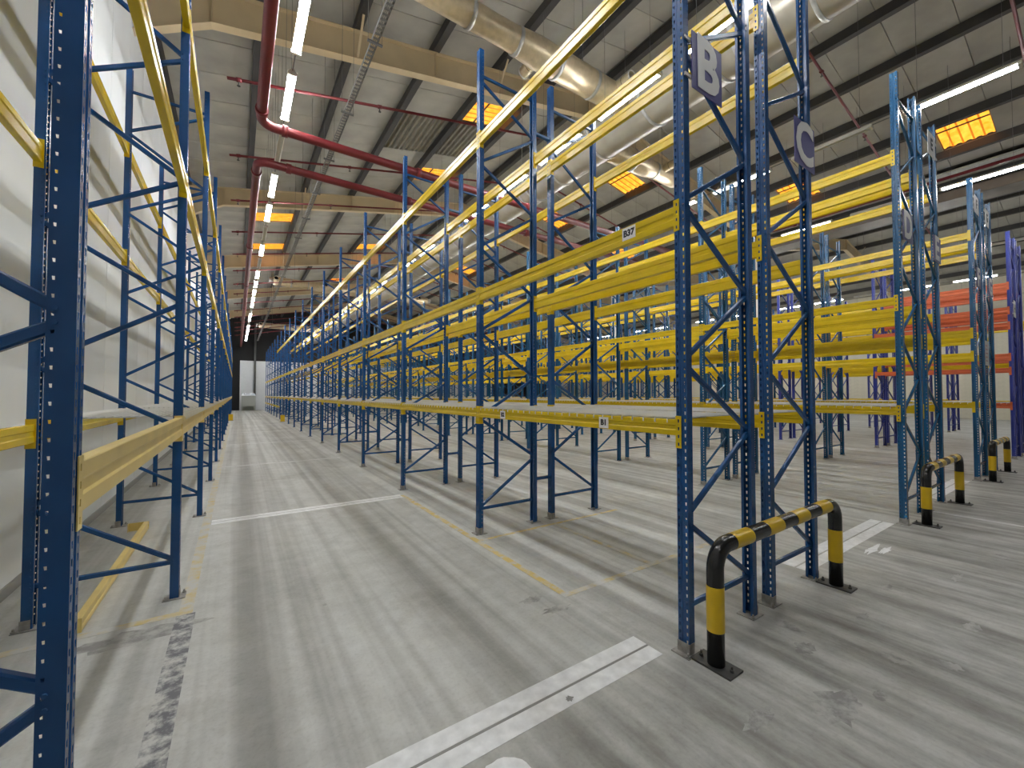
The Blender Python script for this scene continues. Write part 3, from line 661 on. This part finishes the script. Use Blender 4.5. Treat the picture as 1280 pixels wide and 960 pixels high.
# extra low beams of the far B bays
for k in range(11, 17):
    o = put('pallet_beam', BK['yellow', -1, 's'][2], None, (0, BAY * k, .80)); tag(o, 'pale low pallet beam near the floor, %s bay of the row with the B sign' % nth(k + 1), 'beam', 'yellow pallet beams')
# beam lying on the floor
t = put('fallen_beam', beam_mb(MB(), 1, .10).mesh('fallen_beam', M['cream_yellow']), None, (-3.44, 2.50, .0545)); tag(t, 'loose yellow beam lying on the floor behind the left wall rack', 'beam')
for s, yo in ((1, 0), (-1, BAY)):
    b = MB(); yy = yo + s * .0425; b.box(-.16 if s < 0 else -.05, .035, min(yy, yy - s * .004), max(yy, yy - s * .004), -.05, .05)
    b.box(-.16 if s < 0 else -.05, -.156 if s < 0 else -.046, min(yy, yy + s * .045), max(yy, yy + s * .045), -.05, .05); b.build('end_plate', M['cream_yellow'], t)

# number labels stuck on the beams of row B
def plate_label(key, y, z, body, w_, h, dx=-.0330):
    o = BEAMS.get(key)
    if not o: return
    p = MB().box(dx - .0015, dx, y - w_ / 2, y + w_ / 2, z - h / 2, z + h / 2).build('number_label', M['paper'], o); p['label'] = 'white label reading %s' % body
    me = text_mesh('lettering', body, h * .70, M['ink'], bold=.0035, depth=.0004)
    q = put('lettering', me, p, (dx - .002, y, z)); q.rotation_euler = (PI / 2, 0, -PI / 2)
plate_label('BB0n1', .43, .012, 'B37', .125, .095)
plate_label('BB0n0', .70, .025, 'B1', .10, .088)
plate_label('BB0n0', 2.22, .025, 'B2', .10, .088)

# ------------------------------------------------------------------ row signs
def sign(x, z, wd, h, body, label, ux, white=False, y=-.052):
    t = thing('row_sign', label, 'sign', (x, y, z), 0, None)
    MB().box(-wd / 2, wd / 2, -.003, .003, -h / 2, h / 2).build('sign_plate', M['sign_white' if white else 'sign'], t)
    me = text_mesh('letter', body, h * (.70 if white else 1.27), M['ink' if white else 'sign_white'], bold=.007 if white else .017, depth=.002)
    q = put('letter', me, t, (0, -.004, 0)); q.rotation_euler = (PI / 2, 0, 0)
    e = max(x - wd / 2 + .03, min(x + wd / 2 - .03, ux)); xa, xb = min(ux, e) - .02 - x, max(ux, e) + .02 - x
    br = MB()
    for zz in (-h * .32, h * .32): br.box(xa, xb, .003, .0125, zz - .012, zz + .012)
    br.build('bracket', M['galv'], t)
    return t
sign(.235, 4.01, .37, .40, 'B', 'purple sign with a big white B on the nearest rack end', 0)
sign(1.83, 4.01, .42, .42, 'C', 'purple sign with a big white C on the nearest rack end', 1.9665)
sign(5.08, 3.99, .46, .40, 'D', 'purple sign with a big white D on the second rack end', 4.832)
sign(6.64, 3.99, .46, .40, 'E', 'purple sign with a big white E on the second rack end', 6.7985)
sign(9.97, 4.06, .46, .40, 'F', 'purple sign with a white F on the third rack end', 9.694)
sign(11.30, 4.06, .46, .40, 'G', 'purple sign with a white G on the third rack end', 11.66)
sign(6.46, 5.60, .42, .36, 'E', 'small white sign with a dark letter high on the E rack end', 6.7985, True)
sign(9.95, 5.56, .42, .36, 'F', 'small white sign with a dark letter high on the F rack end', 9.694, True)
sign(11.10, 5.56, .42, .36, 'G', 'small white sign with a dark letter high on the G rack end', 10.832, True)
sign(14.86, 4.0, .36, .45, 'H', 'white sign with a dark letter on the violet rack at the right edge', 14.55, True)
t = thing('notice_sheet', 'white notice sheet with faint red print taped to the G rack end', 'notice', (10.74, -.043, 2.58))
MB().box(-.21, .21, -.002, .002, -.26, .26).build('sheet', M['paper'], t)
b = MB()
for i in range(5): b.box(-.15, .02 + .02 * (i % 3), -.0035, -.002, .15 - i * .08, .163 - i * .08)
b.build('faint_print', M['redink'], t)

# ------------------------------------------------------------------ hoop barriers
def hoop(x0, x1, y, H, label):
    r = .052; R = .14; t = thing('hoop_barrier', label, 'barrier', (x0, y, 0), 0, 'black and yellow hoop barriers'); W = x1 - x0
    path = [Vector((0, 0, .012)), Vector((0, 0, H - R))] + [Vector((R - R * math.cos(a), 0, H - R + R * math.sin(a))) for a in [PI / 2 * i / 8 for i in range(1, 9)]]
    path += [Vector((W - R, 0, H))] + [Vector((W - R + R * math.sin(a), 0, H - R + R * math.cos(a))) for a in [PI / 2 * i / 8 for i in range(1, 9)]] + [Vector((W, 0, .012))]
    MB().tube(path, r, 20).build('hoop_tube', M['black'], t)
    for x in (0, W):
        MB().tube([(x, 0, .22), (x, 0, .50)], r + .0015, 20, caps=False).build('yellow_band', M['haz_yellow'], t)
        b = MB().box(x - .075, x + .075, -.13, .13, 0, .012)
        for yy in (-.10, .10): b.tube([(x, yy, .012), (x, yy, .028)], .014, 6).tube([(x, yy, .028), (x, yy, .045)], .007, 6)
        b.build('base_plate', M['dark_steel'], t)
    n = 7; a0, a1 = R + .05, W - R - .05; st = (a1 - a0) / n
    for i in range(0, n, 2): MB().tube([(a0 + i * st, 0, H), (a0 + (i + 1) * st, 0, H)], r + .0015, 20, caps=False).build('yellow_band', M['haz_yellow'], t)
hoop(.03, 1.965, -.185, .735, 'nearest black and yellow hoop barrier, in front of the B and C rack ends')
hoop(4.995, 6.92, -.185, .735, 'black and yellow hoop barrier in front of the D and E rack ends')
hoop(9.80, 11.62, -.185, .735, 'black and yellow hoop barrier in front of the F and G rack ends')

# ------------------------------------------------------------------ far end of the left aisle
t = thing('floor_cabinet', 'grey cabinet topped with crumpled white plastic at the far end of the left aisle', 'cabinet', (-1.45, 49.6, 0))
MB().box(-.62, .62, -.4, .4, .45, 1.55).box(-.62, -.5, -.4, .4, 0, .45).box(.5, .62, -.4, .4, 0, .45).box(-.5, .5, .3, .4, 0, .45).build('cabinet_body', M['cab'], t)
MB().box(-.54, -.02, -.415, -.4, .52, 1.48).build('cabinet_door', M['cab'], t); MB().box(.02, .54, -.415, -.4, .52, 1.48).build('cabinet_door', M['cab'], t)
rnd = random.Random(4); b = MB(); g = [[(-.68 + 1.36 * i / 8, -.44 + .88 * j / 5, 1.56 + rnd.uniform(.02, .34)) for j in range(6)] for i in range(9)]
for i in range(9):
    for j in (0, 5): g[i][j] = (g[i][j][0], g[i][j][1], 1.552)
for j in range(6):
    for i in (0, 8): g[i][j] = (g[i][j][0], g[i][j][1], 1.552)
b.add([p for r in g for p in r], [(i * 6 + j, i * 6 + j + 1, (i + 1) * 6 + j + 1, (i + 1) * 6 + j) for i in range(8) for j in range(5)]); b.build('plastic_wrap', M['plastic'], t)
t = thing('drain_pipe', 'dark vertical pipe on the far wall at the end of the left aisle', 'pipe', (-.9, 50.45, 0))
MB().tube([(0, 0, 0), (0, 0, 9.4)], .10, 10).build('pipe', M['grey_tray'], t)
for (x, y, w_) in ((-.10, 27.7, 'orange rack foot guard beside the doubled B frames'), (-2.80, 30.7, 'orange rack foot guard far down the left wall rack')):
    t = thing('foot_guard', w_, 'guard', (x, y, 0)); MB().box(-.12, .12, -.10, -.09, 0, .42).box(-.12, -.11, -.09, .06, 0, .42).build('guard_plate', M['haz_yellow'], t)
    MB().box(-.16, .16, -.12, .10, 0, .01).build('base_plate', M['dark_steel'], t)
